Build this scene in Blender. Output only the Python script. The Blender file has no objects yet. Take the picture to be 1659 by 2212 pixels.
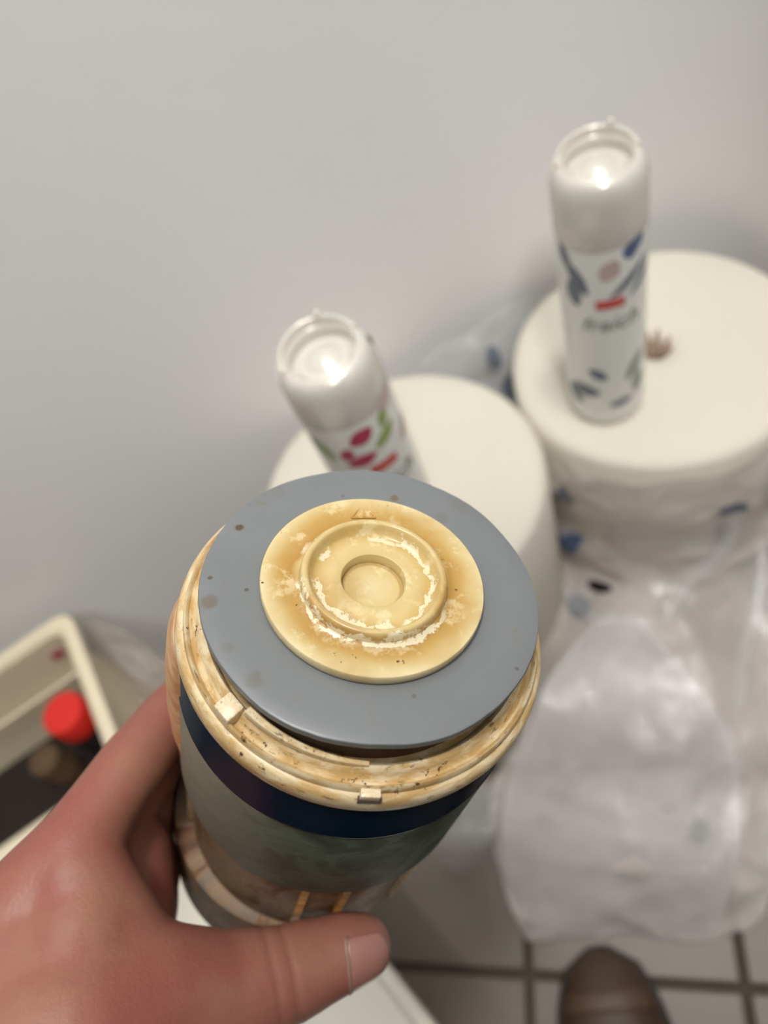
import bpy, bmesh, math, random
from mathutils import Vector, Matrix, noise
from mathutils.bvhtree import BVHTree

random.seed(7)
PI = math.pi
# ------------------------------------------------------------------ camera, world, lamps, exposure
H = 0.76                                   # camera height above the floor
F, CX, CY = 1660.0, 829.5, 1106.0          # focal length and centre in photo pixels
NAD = Vector((1360 - CX, 2150 - CY, F)).normalized()     # straight down, camera axes (x right, y down, z forward)
FWD = (Vector((0, 0, 1)) - NAD * NAD.z).normalized()
UP = -NAD
RT = FWD.cross(UP)


def c2w(v):                                # camera-axes vector -> world vector
    v = Vector(v)
    return Vector((v.dot(RT), v.dot(FWD), v.dot(UP)))


EYE = Vector((0, 0, H))


def cam(px, py, z):                        # point seen at a photo pixel at depth z
    return EYE + c2w(((px - CX) / F * z, (py - CY) / F * z, z))


def at(px, py, z):                         # point seen at a photo pixel at height z above the floor
    d = c2w(((px - CX), (py - CY), F))
    return EYE + d * ((z - H) / d.z)


sc = bpy.context.scene
COL = sc.collection
cd = bpy.data.cameras.new('camera')
cd.sensor_fit = 'HORIZONTAL'
cd.sensor_width = 36.0
cd.lens = 36.0 * F / 1659.0
cd.clip_start = 0.01
cd.dof.use_dof = True
cd.dof.focus_distance = 0.183
cd.dof.aperture_fstop = 10.5
co = bpy.data.objects.new('camera', cd)
COL.objects.link(co)
r, d, b = c2w((1, 0, 0)), c2w((0, -1, 0)), c2w((0, 0, -1))
co.matrix_world = Matrix(((r.x, d.x, b.x, 0), (r.y, d.y, b.y, 0), (r.z, d.z, b.z, H), (0, 0, 0, 1)))
sc.camera = co

w = bpy.data.worlds.new('room_light')
w.use_nodes = True
w.node_tree.nodes['Background'].inputs[0].default_value = (0.93, 0.96, 1.0, 1)
w.node_tree.nodes['Background'].inputs[1].default_value = 0.20
sc.world = w


def area(name, loc, target, size, power, color):
    l = bpy.data.lights.new(name, 'AREA')
    l.shape = 'DISK'
    l.size = size
    l.energy = power
    l.color = color
    o = bpy.data.objects.new(name, l)
    COL.objects.link(o)
    o.location = loc
    o.rotation_euler = (Vector(target) - Vector(loc)).to_track_quat('-Z', 'Y').to_euler()
    return o


area('overhead_light', (0.25, 0.06, 2.44), (0.14, 0.12, 0.0), 0.26, 18.5, (1.0, 0.98, 0.945))  # ceiling lamp
area('overhead_light', (-0.1, -0.95, 2.44), (-0.1, 0.4, 0.6), 0.30, 25, (1.0, 0.985, 0.965))  # added fill light behind the camera, brightens the back wall

sc.view_settings.view_transform = 'Standard'
sc.view_settings.look = 'None'
sc.view_settings.gamma = 1
sc.view_settings.use_curve_mapping = False
sc.view_settings.exposure = 0.0


# ------------------------------------------------------------------ helpers: objects
def tag(o, label=None, cat=None, group=None, kind=None):
    if label: o['label'] = label
    if cat: o['category'] = cat
    if group: o['group'] = group
    if kind: o['kind'] = kind
    return o


def obj(name, me, m=None, parent=None, mw=None):
    if isinstance(me, bmesh.types.BMesh):
        bm = me
        me = bpy.data.meshes.new(name)
        bm.to_mesh(me)
        bm.free()
    o = bpy.data.objects.new(name, me)
    COL.objects.link(o)
    if m is not None and not me.materials:
        me.materials.append(m)
    if parent is not None:
        o.parent = parent
    if mw is not None:
        o.matrix_local = mw
    return o


def empty(name, mw):
    o = bpy.data.objects.new(name, None)
    COL.objects.link(o)
    o.empty_display_size = 0.03
    o.matrix_world = mw
    return o


def smooth(bm, angle=None):
    for f in bm.faces:
        f.smooth = True
    if angle:
        for e in bm.edges:
            if len(e.link_faces) == 2 and e.calc_face_angle(0) > angle:
                e.smooth = False
    return bm


def lathe(prof, seg=96, a0=0.0, a1=2 * PI, bm=None, wob=None, sharp=0.7):
    """revolve (r, z) points about z; full turn or a sector (closed with end caps when the profile is a loop)"""
    bm = bm or bmesh.new()
    full = abs(a1 - a0 - 2 * PI) < 1e-6
    n = seg if full else seg + 1
    rings = []
    for (r_, z_) in prof:
        ring = []
        if r_ < 1e-7:
            v = bm.verts.new((0, 0, z_))
            ring = [v] * n
        else:
            for i in range(n):
                a = a0 + (a1 - a0) * i / seg
                rr, zz = (r_, z_) if wob is None else wob(r_, z_, a)
                ring.append(bm.verts.new((rr * math.cos(a), rr * math.sin(a), zz)))
        rings.append(ring)
    for k in range(len(rings) - 1):
        for i in range(n if full else n - 1):
            j = (i + 1) % n
            vs = [rings[k][i], rings[k][j], rings[k + 1][j], rings[k + 1][i]]
            u = []
            for v in vs:
                if v not in u: u.append(v)
            if len(u) > 2:
                try: bm.faces.new(u)
                except ValueError: pass
    if not full:
        for i in (0, n - 1):
            try: bm.faces.new([rg[i] for rg in rings])
            except ValueError: pass
    bmesh.ops.recalc_face_normals(bm, faces=bm.faces)
    return smooth(bm, sharp)


def box(bm, c, s, rot=None, bev=0.0, seg=2):
    r_ = bmesh.ops.create_cube(bm, size=1)
    vs = r_['verts']
    for v in vs:
        v.co = Vector((v.co.x * s[0], v.co.y * s[1], v.co.z * s[2]))
    if bev:
        es = list({e for v in vs for e in v.link_edges})
        rb = bmesh.ops.bevel(bm, geom=es, offset=bev, segments=seg, profile=0.5, affect='EDGES')
        vs = list({v for v in rb['verts']} | {v for v in vs if v.is_valid})
        vs = list({v for f in {f for v in vs for f in v.link_faces} for v in f.verts})
    for v in vs:
        p = v.co
        if rot is not None: p = rot @ p
        v.co = p + Vector(c)
    return bm


def capsule(bm, a, b, ra, rb, seg=20, rings=6):
    """round cone between two spheres"""
    a, b = Vector(a), Vector(b)
    ax = b - a
    L = ax.length
    if L < 1e-6: return
    q = Vector((0, 0, 1)).rotation_difference(ax).to_matrix()
    sn = (ra - rb) / L
    sn = max(-0.95, min(0.95, sn))
    th0 = math.asin(sn)                    # tangent angle
    prof = []
    for i in range(rings + 1):
        t = -PI / 2 + (th0 + PI / 2) * i / rings
        prof.append((ra * math.cos(t), ra * math.sin(t)))
    for i in range(rings + 1):
        t = th0 + (PI / 2 - th0) * i / rings
        prof.append((rb * math.cos(t), L + rb * math.sin(t)))
    rows = []
    for (r_, z_) in prof:
        if r_ < 1e-6:
            rows.append([bm.verts.new(a + q @ Vector((0, 0, z_)))])
        else:
            rows.append([bm.verts.new(a + q @ Vector((r_ * math.cos(2 * PI * i / seg), r_ * math.sin(2 * PI * i / seg), z_))) for i in range(seg)])
    for k in range(len(rows) - 1):
        A, B = rows[k], rows[k + 1]
        for i in range(seg):
            j = (i + 1) % seg
            vs = [A[i % len(A)], A[j % len(A)], B[j % len(B)], B[i % len(B)]]
            u = []
            for v in vs:
                if v not in u: u.append(v)
            if len(u) > 2: bm.faces.new(u)


def grid(fn, nu, nv, thick=0.0, bm=None):
    bm = bm or bmesh.new()
    V = [[bm.verts.new(fn(i / nu, j / nv)) for j in range(nv + 1)] for i in range(nu + 1)]
    fs = []
    for i in range(nu):
        for j in range(nv):
            fs.append(bm.faces.new((V[i][j], V[i + 1][j], V[i + 1][j + 1], V[i][j + 1])))
    bm.normal_update()
    if thick:
        bmesh.ops.solidify(bm, geom=bm.faces[:], thickness=thick)
        bmesh.ops.recalc_face_normals(bm, faces=bm.faces)
    return smooth(bm)


def T(x, y, z, rz=0.0):
    return Matrix.Translation((x, y, z)) @ Matrix.Rotation(rz, 4, 'Z')


def frame(origin, zdir, xdir):
    z = Vector(zdir).normalized()
    x = (Vector(xdir) - z * Vector(xdir).dot(z)).normalized()
    y = z.cross(x)
    return Matrix(((x.x, y.x, z.x, origin[0]), (x.y, y.y, z.y, origin[1]), (x.z, y.z, z.z, origin[2]), (0, 0, 0, 1)))


# ------------------------------------------------------------------ helpers: materials
class NT:
    def __init__(s, name):
        s.m = bpy.data.materials.new(name)
        s.m.use_nodes = True
        s.t = s.m.node_tree
        s.b = s.t.nodes['Principled BSDF']
        s.out = s.t.nodes['Material Output']
        s._co = None

    def n(s, k): return s.t.nodes.new(k)

    def l(s, a, b): s.t.links.new(a, b)

    def put(s, sock, v):
        if v is None: return
        if isinstance(v, bpy.types.NodeSocket): s.l(v, sock)
        elif hasattr(v, '__len__'):
            sock.default_value = tuple(v) + ((1,) if len(v) == 3 and len(sock.default_value) == 4 else ())
        else: sock.default_value = v

    def co(s):
        if s._co is None: s._co = s.n('ShaderNodeTexCoord').outputs['Object']
        return s._co

    def xyz(s):
        q = s.n('ShaderNodeSeparateXYZ'); s.l(s.co(), q.inputs[0]); return q.outputs

    def math(s, op, a, b=None, c=None, clamp=False):
        q = s.n('ShaderNodeMath'); q.operation = op; q.use_clamp = clamp
        for i, v in enumerate((a, b, c)): s.put(q.inputs[i], v)
        return q.outputs[0]

    def noise(s, scale, detail=4, rough=0.55, dist=0.0, vec=None):
        q = s.n('ShaderNodeTexNoise')
        s.l(vec or s.co(), q.inputs['Vector'])
        q.inputs['Scale'].default_value = scale; q.inputs['Detail'].default_value = detail
        q.inputs['Roughness'].default_value = rough; q.inputs['Distortion'].default_value = dist
        return q.outputs['Fac']

    def voro(s, scale, feature='F1'):
        q = s.n('ShaderNodeTexVoronoi'); q.feature = feature
        s.l(s.co(), q.inputs['Vector']); q.inputs['Scale'].default_value = scale
        return q.outputs['Distance']

    def ramp(s, fac, stops, interp='LINEAR'):
        q = s.n('ShaderNodeValToRGB'); q.color_ramp.interpolation = interp
        e = q.color_ramp.elements
        while len(e) < len(stops): e.new(0.5)
        for k, (p, c_) in enumerate(stops):
            e[k].position = p
            e[k].color = tuple(c_) + (1,) if hasattr(c_, '__len__') else (c_, c_, c_, 1)
        s.l(fac, q.inputs[0])
        return q.outputs[0]

    def step(s, v, lo, hi):
        q = s.n('ShaderNodeMapRange'); q.interpolation_type = 'SMOOTHSTEP'
        s.put(q.inputs[0], v); q.inputs[1].default_value = lo; q.inputs[2].default_value = hi
        return q.outputs[0]

    def mix(s, f, a, b, mode='MIX'):
        q = s.n('ShaderNodeMix'); q.data_type = 'RGBA'; q.blend_type = mode
        s.put(q.inputs[0], f); s.put(q.inputs[6], a); s.put(q.inputs[7], b)
        return q.outputs[2]

    def bump(s, h, strength=0.3, dist=0.001):
        q = s.n('ShaderNodeBump'); q.inputs['Strength'].default_value = strength; q.inputs['Distance'].default_value = dist
        s.l(h, q.inputs['Height']); s.l(q.outputs[0], s.b.inputs['Normal'])

    def set(s, color=None, rough=None, **kw):
        s.put(s.b.inputs['Base Color'], color); s.put(s.b.inputs['Roughness'], rough)
        for k, v in kw.items(): s.put(s.b.inputs[k.replace('_', ' ')], v)
        return s.m


def lin(r_, g_, b_):
    f = lambda c: (c / 255 / 12.92) if c <= 10.3 else ((c / 255 + 0.055) / 1.055) ** 2.4
    return (f(r_), f(g_), f(b_))


def plain(name, c, rough=0.5, var=0.06, scale=30, **kw):
    n = NT(name)
    f = n.noise(scale, 4)
    n.set(n.mix(f, [x * (1 - var) for x in c], [min(1, x * (1 + var)) for x in c]), rough, **kw)
    return n.m


def m_wall(name, c):
    n = NT(name)
    f = n.noise(1.6, 3); g = n.noise(60, 5)
    col = n.mix(f, [x * 0.95 for x in c], c)
    sp = n.step(n.voro(7), 0.035, 0.015)
    col = n.mix(n.math('MULTIPLY', sp, 0.12), col, [x * 0.75 for x in c])
    n.bump(g, 0.12, 0.002)
    return n.set(col, 0.45)


def m_tile():
    n = NT('floor_tile')
    f = n.noise(9, 5); g = n.noise(120, 3)
    col = n.mix(f, lin(104, 94, 82), lin(118, 108, 96))
    col = n.mix(n.step(g, 0.62, 0.75), col, lin(92, 82, 71))
    return n.set(col, 0.42)


def m_stained(name, light, amber, brown, s=1.0, specks=1.0, white=0.5):
    """yellowed plastic: amber staining with pale worn patches and dark specks"""
    n = NT(name)
    x, y, z = n.xyz()
    r_ = n.math('SQRT', n.math('ADD', n.math('MULTIPLY', x, x), n.math('MULTIPLY', y, y)))
    v = n.n('ShaderNodeCombineXYZ')         # stretched round the ring
    n.put(v.inputs[0], n.math('MULTIPLY', n.math('ARCTAN2', y, x), 6.0)); n.put(v.inputs[1], n.math('MULTIPLY', r_, 420)); n.put(v.inputs[2], n.math('MULTIPLY', z, 420))
    a = n.noise(0.9 * s, 5, 0.6, 0.4, v.outputs[0]); b_ = n.noise(160 * s, 6, 0.65); c_ = n.noise(22 * s, 3)
    col = n.mix(n.step(a, 0.36, 0.62), light, amber)
    col = n.mix(n.math('MULTIPLY', n.step(c_, 0.52, 0.75), 0.3), col, [x * 0.6 for x in amber])
    col = n.mix(n.math('MULTIPLY', n.step(b_, 0.60, 0.68), white), col, [min(1, x * 1.1) for x in light])
    d_ = n.noise(420 * s, 3, 0.7)
    k = n.math('MULTIPLY', n.step(d_, 0.60, 0.68), n.step(n.noise(40 * s, 2), 0.48, 0.60))
    k2 = n.math('MULTIPLY', n.step(n.noise(2.2 * s, 4, 0.6, 0.2, v.outputs[0]), 0.60, 0.68), n.step(n.noise(30, 2), 0.46, 0.58))
    k = n.math('MAXIMUM', k, n.math('MULTIPLY', k2, 0.7))
    col = n.mix(n.math('MULTIPLY', k, specks), col, brown)
    n.bump(b_, 0.15, 0.0006)
    return n.set(col, 0.36, Specular_IOR_Level=0.5)


def m_valve():
    """yellowed valve disc: amber in the hollows, limescale flakes beside the raised ring"""
    n = NT('yellowed_valve_disc')
    x, y, z = n.xyz()
    r_ = n.math('SQRT', n.math('ADD', n.math('MULTIPLY', x, x), n.math('MULTIPLY', y, y)))
    wob = n.math('MULTIPLY', n.math('SUBTRACT', n.noise(150, 7, 0.68), 0.5), 0.0085)
    rw = n.math('ADD', r_, n.math('MULTIPLY', n.math('SUBTRACT', n.noise(60, 3), 0.5), 0.007))
    base = n.ramp(n.math('DIVIDE', rw, 0.03), [(0.0, lin(222, 206, 158)), (0.22, lin(208, 186, 128)), (0.36, lin(216, 194, 138)),
                                              (0.47, lin(198, 166, 98)), (0.56, lin(214, 192, 136)), (0.63, lin(178, 136, 64)),
                                              (0.74, lin(194, 158, 90)), (0.86, lin(216, 196, 144)), (0.93, lin(228, 212, 168))])
    base = n.mix(n.math('MULTIPLY', n.step(n.noise(170, 6, 0.65), 0.53, 0.66), 0.55), base, lin(236, 222, 178))
    base = n.mix(n.math('MULTIPLY', n.step(n.noise(48, 3, 0.5), 0.5, 0.72), 0.5), base, lin(180, 140, 70))
    # flakes: bands on either side of the ring, ragged edges
    q = n.math('ADD', r_, wob)
    b1 = n.math('MULTIPLY', n.step(q, 0.0177, 0.0180), n.step(q, 0.0193, 0.0190))
    b2 = n.math('MULTIPLY', n.step(q, 0.0131, 0.0133), n.step(q, 0.0147, 0.0144))
    b3 = n.math('MULTIPLY', n.step(q, 0.0059, 0.0061), n.step(q, 0.0074, 0.0072))
    gap = n.math('MULTIPLY', n.step(n.noise(75, 2, 0.4), 0.44, 0.48), n.step(n.noise(380, 4, 0.6), 0.36, 0.42))
    side = n.step(n.math('ADD', x, n.math('MULTIPLY', y, -0.75)), -0.008, 0.004)
    fl = n.math('MULTIPLY', n.math('MAXIMUM', n.math('MULTIPLY', b1, side), n.math('MULTIPLY', b2, 0.9)), gap)
    fl = n.math('MAXIMUM', fl, n.math('MULTIPLY', n.math('MULTIPLY', b3, n.step(z, -0.0042, -0.0050)), n.step(n.noise(90, 2), 0.40, 0.46)))
    col = n.mix(n.math('MULTIPLY', fl, 0.92), base, lin(240, 228, 194))
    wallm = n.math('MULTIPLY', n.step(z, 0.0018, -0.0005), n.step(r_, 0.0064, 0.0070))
    col = n.mix(n.math('MULTIPLY', wallm, 0.7), col, lin(166, 134, 76))  # hole wall: brown stain, plus its inner shading put into the colour
    k = n.math('MULTIPLY', n.step(n.noise(520, 2, 0.6), 0.69, 0.73), n.step(n.noise(70, 2), 0.5, 0.58))
    k = n.math('MULTIPLY', k, n.step(r_, 0.016, 0.021))
    col = n.mix(k, col, lin(96, 66, 30))
    h = n.math('ADD', n.math('MULTIPLY', fl, 0.6), n.math('MULTIPLY', n.noise(300, 4), 0.25))
    n.bump(h, 0.5, 0.0005)
    return n.set(col, n.math('ADD', n.math('MULTIPLY', n.noise(90, 3), 0.3), 0.1), Specular_IOR_Level=0.5)


def m_gasket():
    n = NT('grey_rubber')
    a = n.noise(40, 5, 0.6); b_ = n.noise(500, 3)
    col = n.mix(a, lin(114, 118, 119), lin(126, 130, 132))
    x, y, z = n.xyz()
    r_ = n.math('SQRT', n.math('ADD', n.math('MULTIPLY', x, x), n.math('MULTIPLY', y, y)))
    edge = n.step(r_, 0.029, 0.036)
    st = n.math('MULTIPLY', n.step(n.noise(95, 4, 0.6), 0.60, 0.72), edge)
    col = n.mix(n.math('MULTIPLY', st, 0.6), col, lin(122, 112, 96))
    nz = n.math('MULTIPLY', n.math('SUBTRACT', n.noise(260, 4, 0.6), 0.5), 0.0022)
    for sx, sy, sr, k, cc in ((-0.0195, -0.0318, 0.0012, 0.95, (84, 66, 38)), (0.0035, -0.0385, 0.0021, 0.6, (104, 90, 72)), (-0.0035, -0.0385, 0.0007, 0.8, (84, 72, 56)), (-0.0300, 0.0095, 0.0012, 0.75, (110, 88, 60)),
                              (-0.0225, 0.0215, 0.0018, 0.3, (112, 100, 82)), (0.0245, -0.0285, 0.0022, 0.4, (106, 96, 80)), (0.0160, -0.0340, 0.0016, 0.35, (110, 100, 84)), (-0.0325, -0.0215, 0.0022, 0.28, (116, 108, 96)),
                              (-0.0270, 0.0265, 0.0030, 0.22, (118, 108, 92)), (0.0300, 0.0060, 0.0005, 0.7, (96, 92, 88)), (0.0000, -0.0300, 0.0005, 0.8, (80, 72, 60)), (0.0240, 0.0310, 0.0005, 0.7, (80, 76, 72)), (-0.0310, -0.0045, 0.0007, 0.5, (104, 92, 76))):
        dx, dy = n.math('SUBTRACT', x, sx), n.math('SUBTRACT', y, sy)
        dd = n.math('ADD', n.math('SQRT', n.math('ADD', n.math('MULTIPLY', dx, dx), n.math('MULTIPLY', dy, dy))), nz)
        col = n.mix(n.math('MULTIPLY', n.step(dd, sr * 1.25, sr * 0.55), k), col, lin(*cc))
    n.bump(n.math('ADD', n.math('MULTIPLY', b_, 0.3), a), 0.08, 0.0005)
    return n.set(col, 0.36, Specular_IOR_Level=0.5)


def m_skin():
    n = NT('skin')
    a = n.noise(38, 4, 0.55); b_ = n.noise(14, 3); c_ = n.noise(420, 5, 0.7)
    col = n.mix(n.step(a, 0.35, 0.68), lin(152, 104, 86), lin(146, 88, 76))
    col = n.mix(n.math('MULTIPLY', n.step(b_, 0.48, 0.68), 0.7), col, lin(144, 74, 67))
    col = n.mix(n.math('MULTIPLY', n.step(c_, 0.6, 0.72), 0.25), col, lin(114, 62, 50))
    w_ = n.n('ShaderNodeTexVoronoi'); w_.feature = 'DISTANCE_TO_EDGE'
    n.l(n.co(), w_.inputs['Vector']); w_.inputs['Scale'].default_value = 520
    n.bump(n.math('ADD', n.math('MULTIPLY', w_.outputs['Distance'], 0.8), c_), 0.22, 0.0006)
    return n.set(col, 0.46, Specular_IOR_Level=0.4)


def m_film(name, tint, alpha, rough=0.16):
    """thin milky plastic film"""
    n = NT(name)
    a = n.noise(7, 4, 0.6); c_ = n.noise(34, 5, 0.6, 0.8)
    n.bump(c_, 0.3, 0.005)
    al = n.math('ADD', n.math('MULTIPLY', n.step(a, 0.3, 0.7), 0.22), alpha)
    return n.set(n.mix(a, tint, [min(1, x * 1.08) for x in tint]), rough, Alpha=al, Specular_IOR_Level=0.9)


M = {}
M['wall'] = m_wall('wall_paint', lin(240, 240, 240))
M['wall2'] = m_wall('wall_paint_side', lin(240, 240, 240))
M['wall3'] = m_wall('low_bounce_wall_paint', lin(120, 112, 104))  # dark tone given to the unseen walls to cut bounce light
M['tile'] = m_tile()
M['grout'] = plain('grout', lin(80, 71, 61), 0.8)
M['paper'] = plain('paper_towel', lin(219, 213, 199), 0.9, 0.03, 14)
M['paper_side'] = plain('paper_roll_side', lin(222, 214, 200), 0.9, 0.03, 40)
M['core'] = plain('paper_core', lin(170, 146, 128), 0.9)
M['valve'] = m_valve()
M['gasket'] = m_gasket()
M['cream'] = m_stained('stained_cream_plastic', lin(230, 212, 174), lin(200, 166, 108), lin(84, 52, 24), 1.0)
M['cream_dark'] = m_stained('amber_plastic', lin(212, 178, 120), lin(178, 122, 56), lin(60, 34, 14), 1.0)
M['spine'] = m_stained('skin_lit_spine_plastic', lin(224, 186, 138), lin(204, 142, 92), lin(120, 70, 36), 0.6, 0.2)  # stained cream, with warm light off the skin put into the colour
M['lug'] = m_stained('worn_lug_plastic', lin(244, 232, 206), lin(224, 196, 146), lin(90, 60, 30), 1.6)
M['neck'] = plain('dark_brown_residue', lin(64, 34, 16), 0.35, 0.4, 90)
M['pearl'] = plain('pearl_white_plastic', lin(216, 212, 202), 0.2, 0.02, 10, Metallic=0.15)
M['can'] = plain('can_white_paint', lin(236, 237, 232), 0.3, 0.02, 12)
M['can_nozzle'] = plain('nozzle_grey', lin(120, 120, 108), 0.5)
M['blue'] = plain('blue_print', lin(84, 100, 136), 0.4, 0.25, 120)
M['slate'] = plain('slate_print', lin(104, 112, 126), 0.4, 0.2, 120)
M['greyprint'] = plain('grey_print', lin(136, 140, 128), 0.4)
M['red'] = plain('red_print', lin(206, 74, 66), 0.4)
M['pink'] = plain('magenta_print', lin(178, 62, 88), 0.4, 0.2, 120)
M['green'] = plain('leaf_print', lin(150, 168, 96), 0.4, 0.2, 120)
M['blush'] = plain('blush_print', lin(198, 176, 170), 0.4)
M['skin'] = m_skin()
M['nail'] = plain('fingernail', lin(166, 118, 106), 0.25, 0.05, 200, Coat_Weight=0.3)
M['nail_edge'] = plain('nail_edge', lin(156, 118, 100), 0.4)
M['sweater'] = plain('dark_wool', lin(44, 42, 46), 0.9, 0.2, 200)
M['trousers'] = plain('dark_denim', lin(40, 44, 56), 0.9, 0.2, 200)
M['hair'] = plain('brown_hair', lin(52, 38, 28), 0.6, 0.3, 300)
M['eye'] = plain('eye_white', lin(220, 214, 208), 0.2)
M['redcap'] = plain('red_plastic', lin(214, 44, 36), 0.35, 0.04, 30)
M['black'] = plain('black_plastic', lin(26, 24, 28), 0.3)
M['bin'] = plain('cream_bin_plastic', lin(226, 214, 186), 0.4, 0.04, 12)
M['bin_floor'] = plain('brown_bin_bottom', lin(26, 14, 9), 0.7, 0.3, 16)  # dark brown, with the shadow inside the bin put into the colour
M['lid'] = plain('white_box_plastic', lin(228, 224, 210), 0.4, 0.03, 10)
M['clear'] = m_film('clear_film', lin(226, 228, 228), 0.14, 0.10)
M['film'] = m_film('milky_film', lin(226, 219, 213), 0.50, 0.28)
M['film2'] = m_film('thick_milky_film', lin(232, 229, 231), 0.27, 0.30)
M['tape'] = plain('beige_cap', lin(92, 72, 50), 0.5)
M['shoe'] = plain('brown_leather', lin(72, 52, 38), 0.5, 0.25, 30)
M['shoe2'] = plain('light_brown_leather', lin(86, 64, 48), 0.5, 0.2, 40)
M['sole'] = plain('dark_sole', lin(48, 36, 28), 0.7)
M['sock'] = plain('dark_sock', lin(36, 28, 24), 0.9)


# ------------------------------------------------------------------ the setting
WA = at(380, 1446, 0)                      # foot of the back wall, seen left of the canister
wd = Vector((math.cos(math.radians(2.8)), math.sin(math.radians(2.8)), 0))   # along the back wall, to the right
wn = Vector((wd.y, -wd.x, 0))              # into the room
WA = WA - wn * 0.009
corner = WA + wd * ((0.388 - WA.x) / wd.x)
wang = math.atan2(wd.y, wd.x)


def wall_mesh(length, height, thick):
    bm = bmesh.new()
    box(bm, (length / 2, thick / 2, height / 2), (length, thick, height))
    bmesh.ops.recalc_face_normals(bm, faces=bm.faces)
    return bm


o = obj('wall_back', wall_mesh(3.0, 2.6, 0.12), M['wall'])
o.matrix_world = T(*(corner - wd * 3.0 - Vector((0, 0, 0.01))), wang)
tag(o, kind='structure')
bm = bmesh.new()                           # side wall, its inner corner rounded off in plaster
R_ = 0.085
pts = [(-0.0, 0.0)]
for k in range(9):
    a = PI / 2 * k / 8
    pts.append((-R_ + R_ * math.sin(a), -R_ + R_ * math.cos(a)))
pts = pts[1:] + [(0.0, -2.1), (0.12, -2.1), (0.12, 0.12), (-R_, 0.12)]
lo = [bm.verts.new((x, y, 0)) for x, y in pts]
hi = [bm.verts.new((x, y, 2.61)) for x, y in pts]
for i in range(len(pts)):
    j = (i + 1) % len(pts)
    bm.faces.new((lo[i], lo[j], hi[j], hi[i]))
bm.faces.new(lo); bm.faces.new(hi)
bmesh.ops.recalc_face_normals(bm, faces=bm.faces)
smooth(bm, 0.6)
o = obj('wall_right', bm, M['wall2'])
o.matrix_world = T(*(corner + wd * 0.001 - Vector((0, 0, 0.01))), wang)
tag(o, kind='structure')

bm = bmesh.new()
box(bm, (-0.6, -0.4, -0.016), (3.6, 3.0, 0.02))
floor = tag(obj('floor', bm, M['grout']), kind='structure')
for nm, c_, s_ in (('ceiling', (-0.6, -0.4, 2.52), (2.6, 2.6, 0.08)), ('wall_left', (-1.75, -0.4, 1.25), (0.1, 2.6, 2.5)), ('wall_front', (-0.6, -1.55, 1.25), (2.4, 0.1, 2.5))):
    bm = bmesh.new()
    box(bm, c_, s_)
    tag(obj(nm, bm, M['wall' if nm == 'ceiling' else 'wall3']), kind='structure')
e1 = Vector((math.cos(math.radians(-26)), math.sin(math.radians(-26)), 0))
e2 = Vector((-e1.y, e1.x, 0))
g1, gh = at(1142, 2100, 0), at(1400, 2122, 0)
TS = (at(1605, 2100, 0) - g1).dot(e1)
gw = 0.007
o0 = e1 * g1.dot(e1) + e2 * gh.dot(e2)
bm = bmesh.new()
box(bm, (0, 0, -0.003), (TS - gw, TS - gw, 0.006), None, 0.0012, 1)
tile_me = bpy.data.meshes.new('tile'); bm.to_mesh(tile_me); bm.free(); tile_me.materials.append(M['tile'])
for i in range(-8, 8):
    for j in range(-5, 9):
        c_ = o0 + e1 * ((i + 0.5) * TS) + e2 * ((j + 0.5) * TS)
        if not (-1.0 < c_.x < 0.8 and -0.6 < c_.y < 1.0): continue
        cs = [c_ + e1 * (sx * TS / 2) + e2 * (sy * TS / 2) for sx in (-1, 1) for sy in (-1, 1)]
        dw = [(p - WA).dot(wn) for p in cs]; dr = [(corner - p).dot(wd) for p in cs]
        if max(dw) < 0.005 or max(dr) < 0.005: continue
        mw = T(c_.x, c_.y, 0, math.radians(-26))
        me = tile_me
        if min(dw) < 0 or min(dr) < 0:      # cut to the wall
            bm = bmesh.new(); bm.from_mesh(tile_me)
            inv = mw.inverted()
            for p, nn in ((WA, wn), (corner, -wd)):
                bmesh.ops.bisect_plane(bm, geom=bm.verts[:] + bm.edges[:] + bm.faces[:], plane_co=inv @ p, plane_no=inv.to_3x3() @ nn, clear_inner=True)
            if not bm.faces: bm.free(); continue
            me = bpy.data.meshes.new('tile'); bm.to_mesh(me); bm.free(); me.materials.append(M['tile'])
        obj('tile', me, None, floor, mw)

# ------------------------------------------------------------------ the canister in the hand
PB = EYE + c2w((-0.0049, 0.0275, 0.1943))
AB = c2w((0.182, -0.646, -0.741)).normalized()
WBD = c2w((0, 1, 0))
MB = frame(PB, AB, WBD)                    # local x faces the front (photo bottom), y to the right, z out of the top


def cyl(phi, r_, h):                       # canister cylinder coordinates -> world
    p = math.radians(phi)
    return MB @ Vector((r_ * math.cos(p), r_ * math.sin(p), h))


can = tag(empty('filter_canister', MB @ Matrix.Translation((0, 0, -0.16))),
          'stained cream and dark cylindrical canister with grey rubber gasket on top, held in the hand', 'canister')
UPZ = Matrix.Translation((0, 0, 0.16))
obj('neck', lathe([(0.022, 0.0062), (0.0350, 0.0062), (0.0358, 0.0056), (0.0362, 0.0), (0.022, 0.0)], 96), M['neck'], can, UPZ)
ring = obj('bayonet_ring', lathe([(0.0358, -0.001), (0.0358, 0.0004), (0.0380, 0.0008), (0.0386, 0.0030), (0.0391, 0.0046), (0.0398, 0.0053), (0.0406, 0.0050), (0.0412, 0.0041), (0.0417, 0.0030),
                                  (0.0424, 0.0024), (0.0430, 0.0026), (0.0434, 0.0034), (0.0439, 0.0038), (0.0443, 0.0033), (0.0445, 0.0022), (0.0445, -0.002), (0.0358, -0.002)], 128), M['cream'], can, UPZ)
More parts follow.
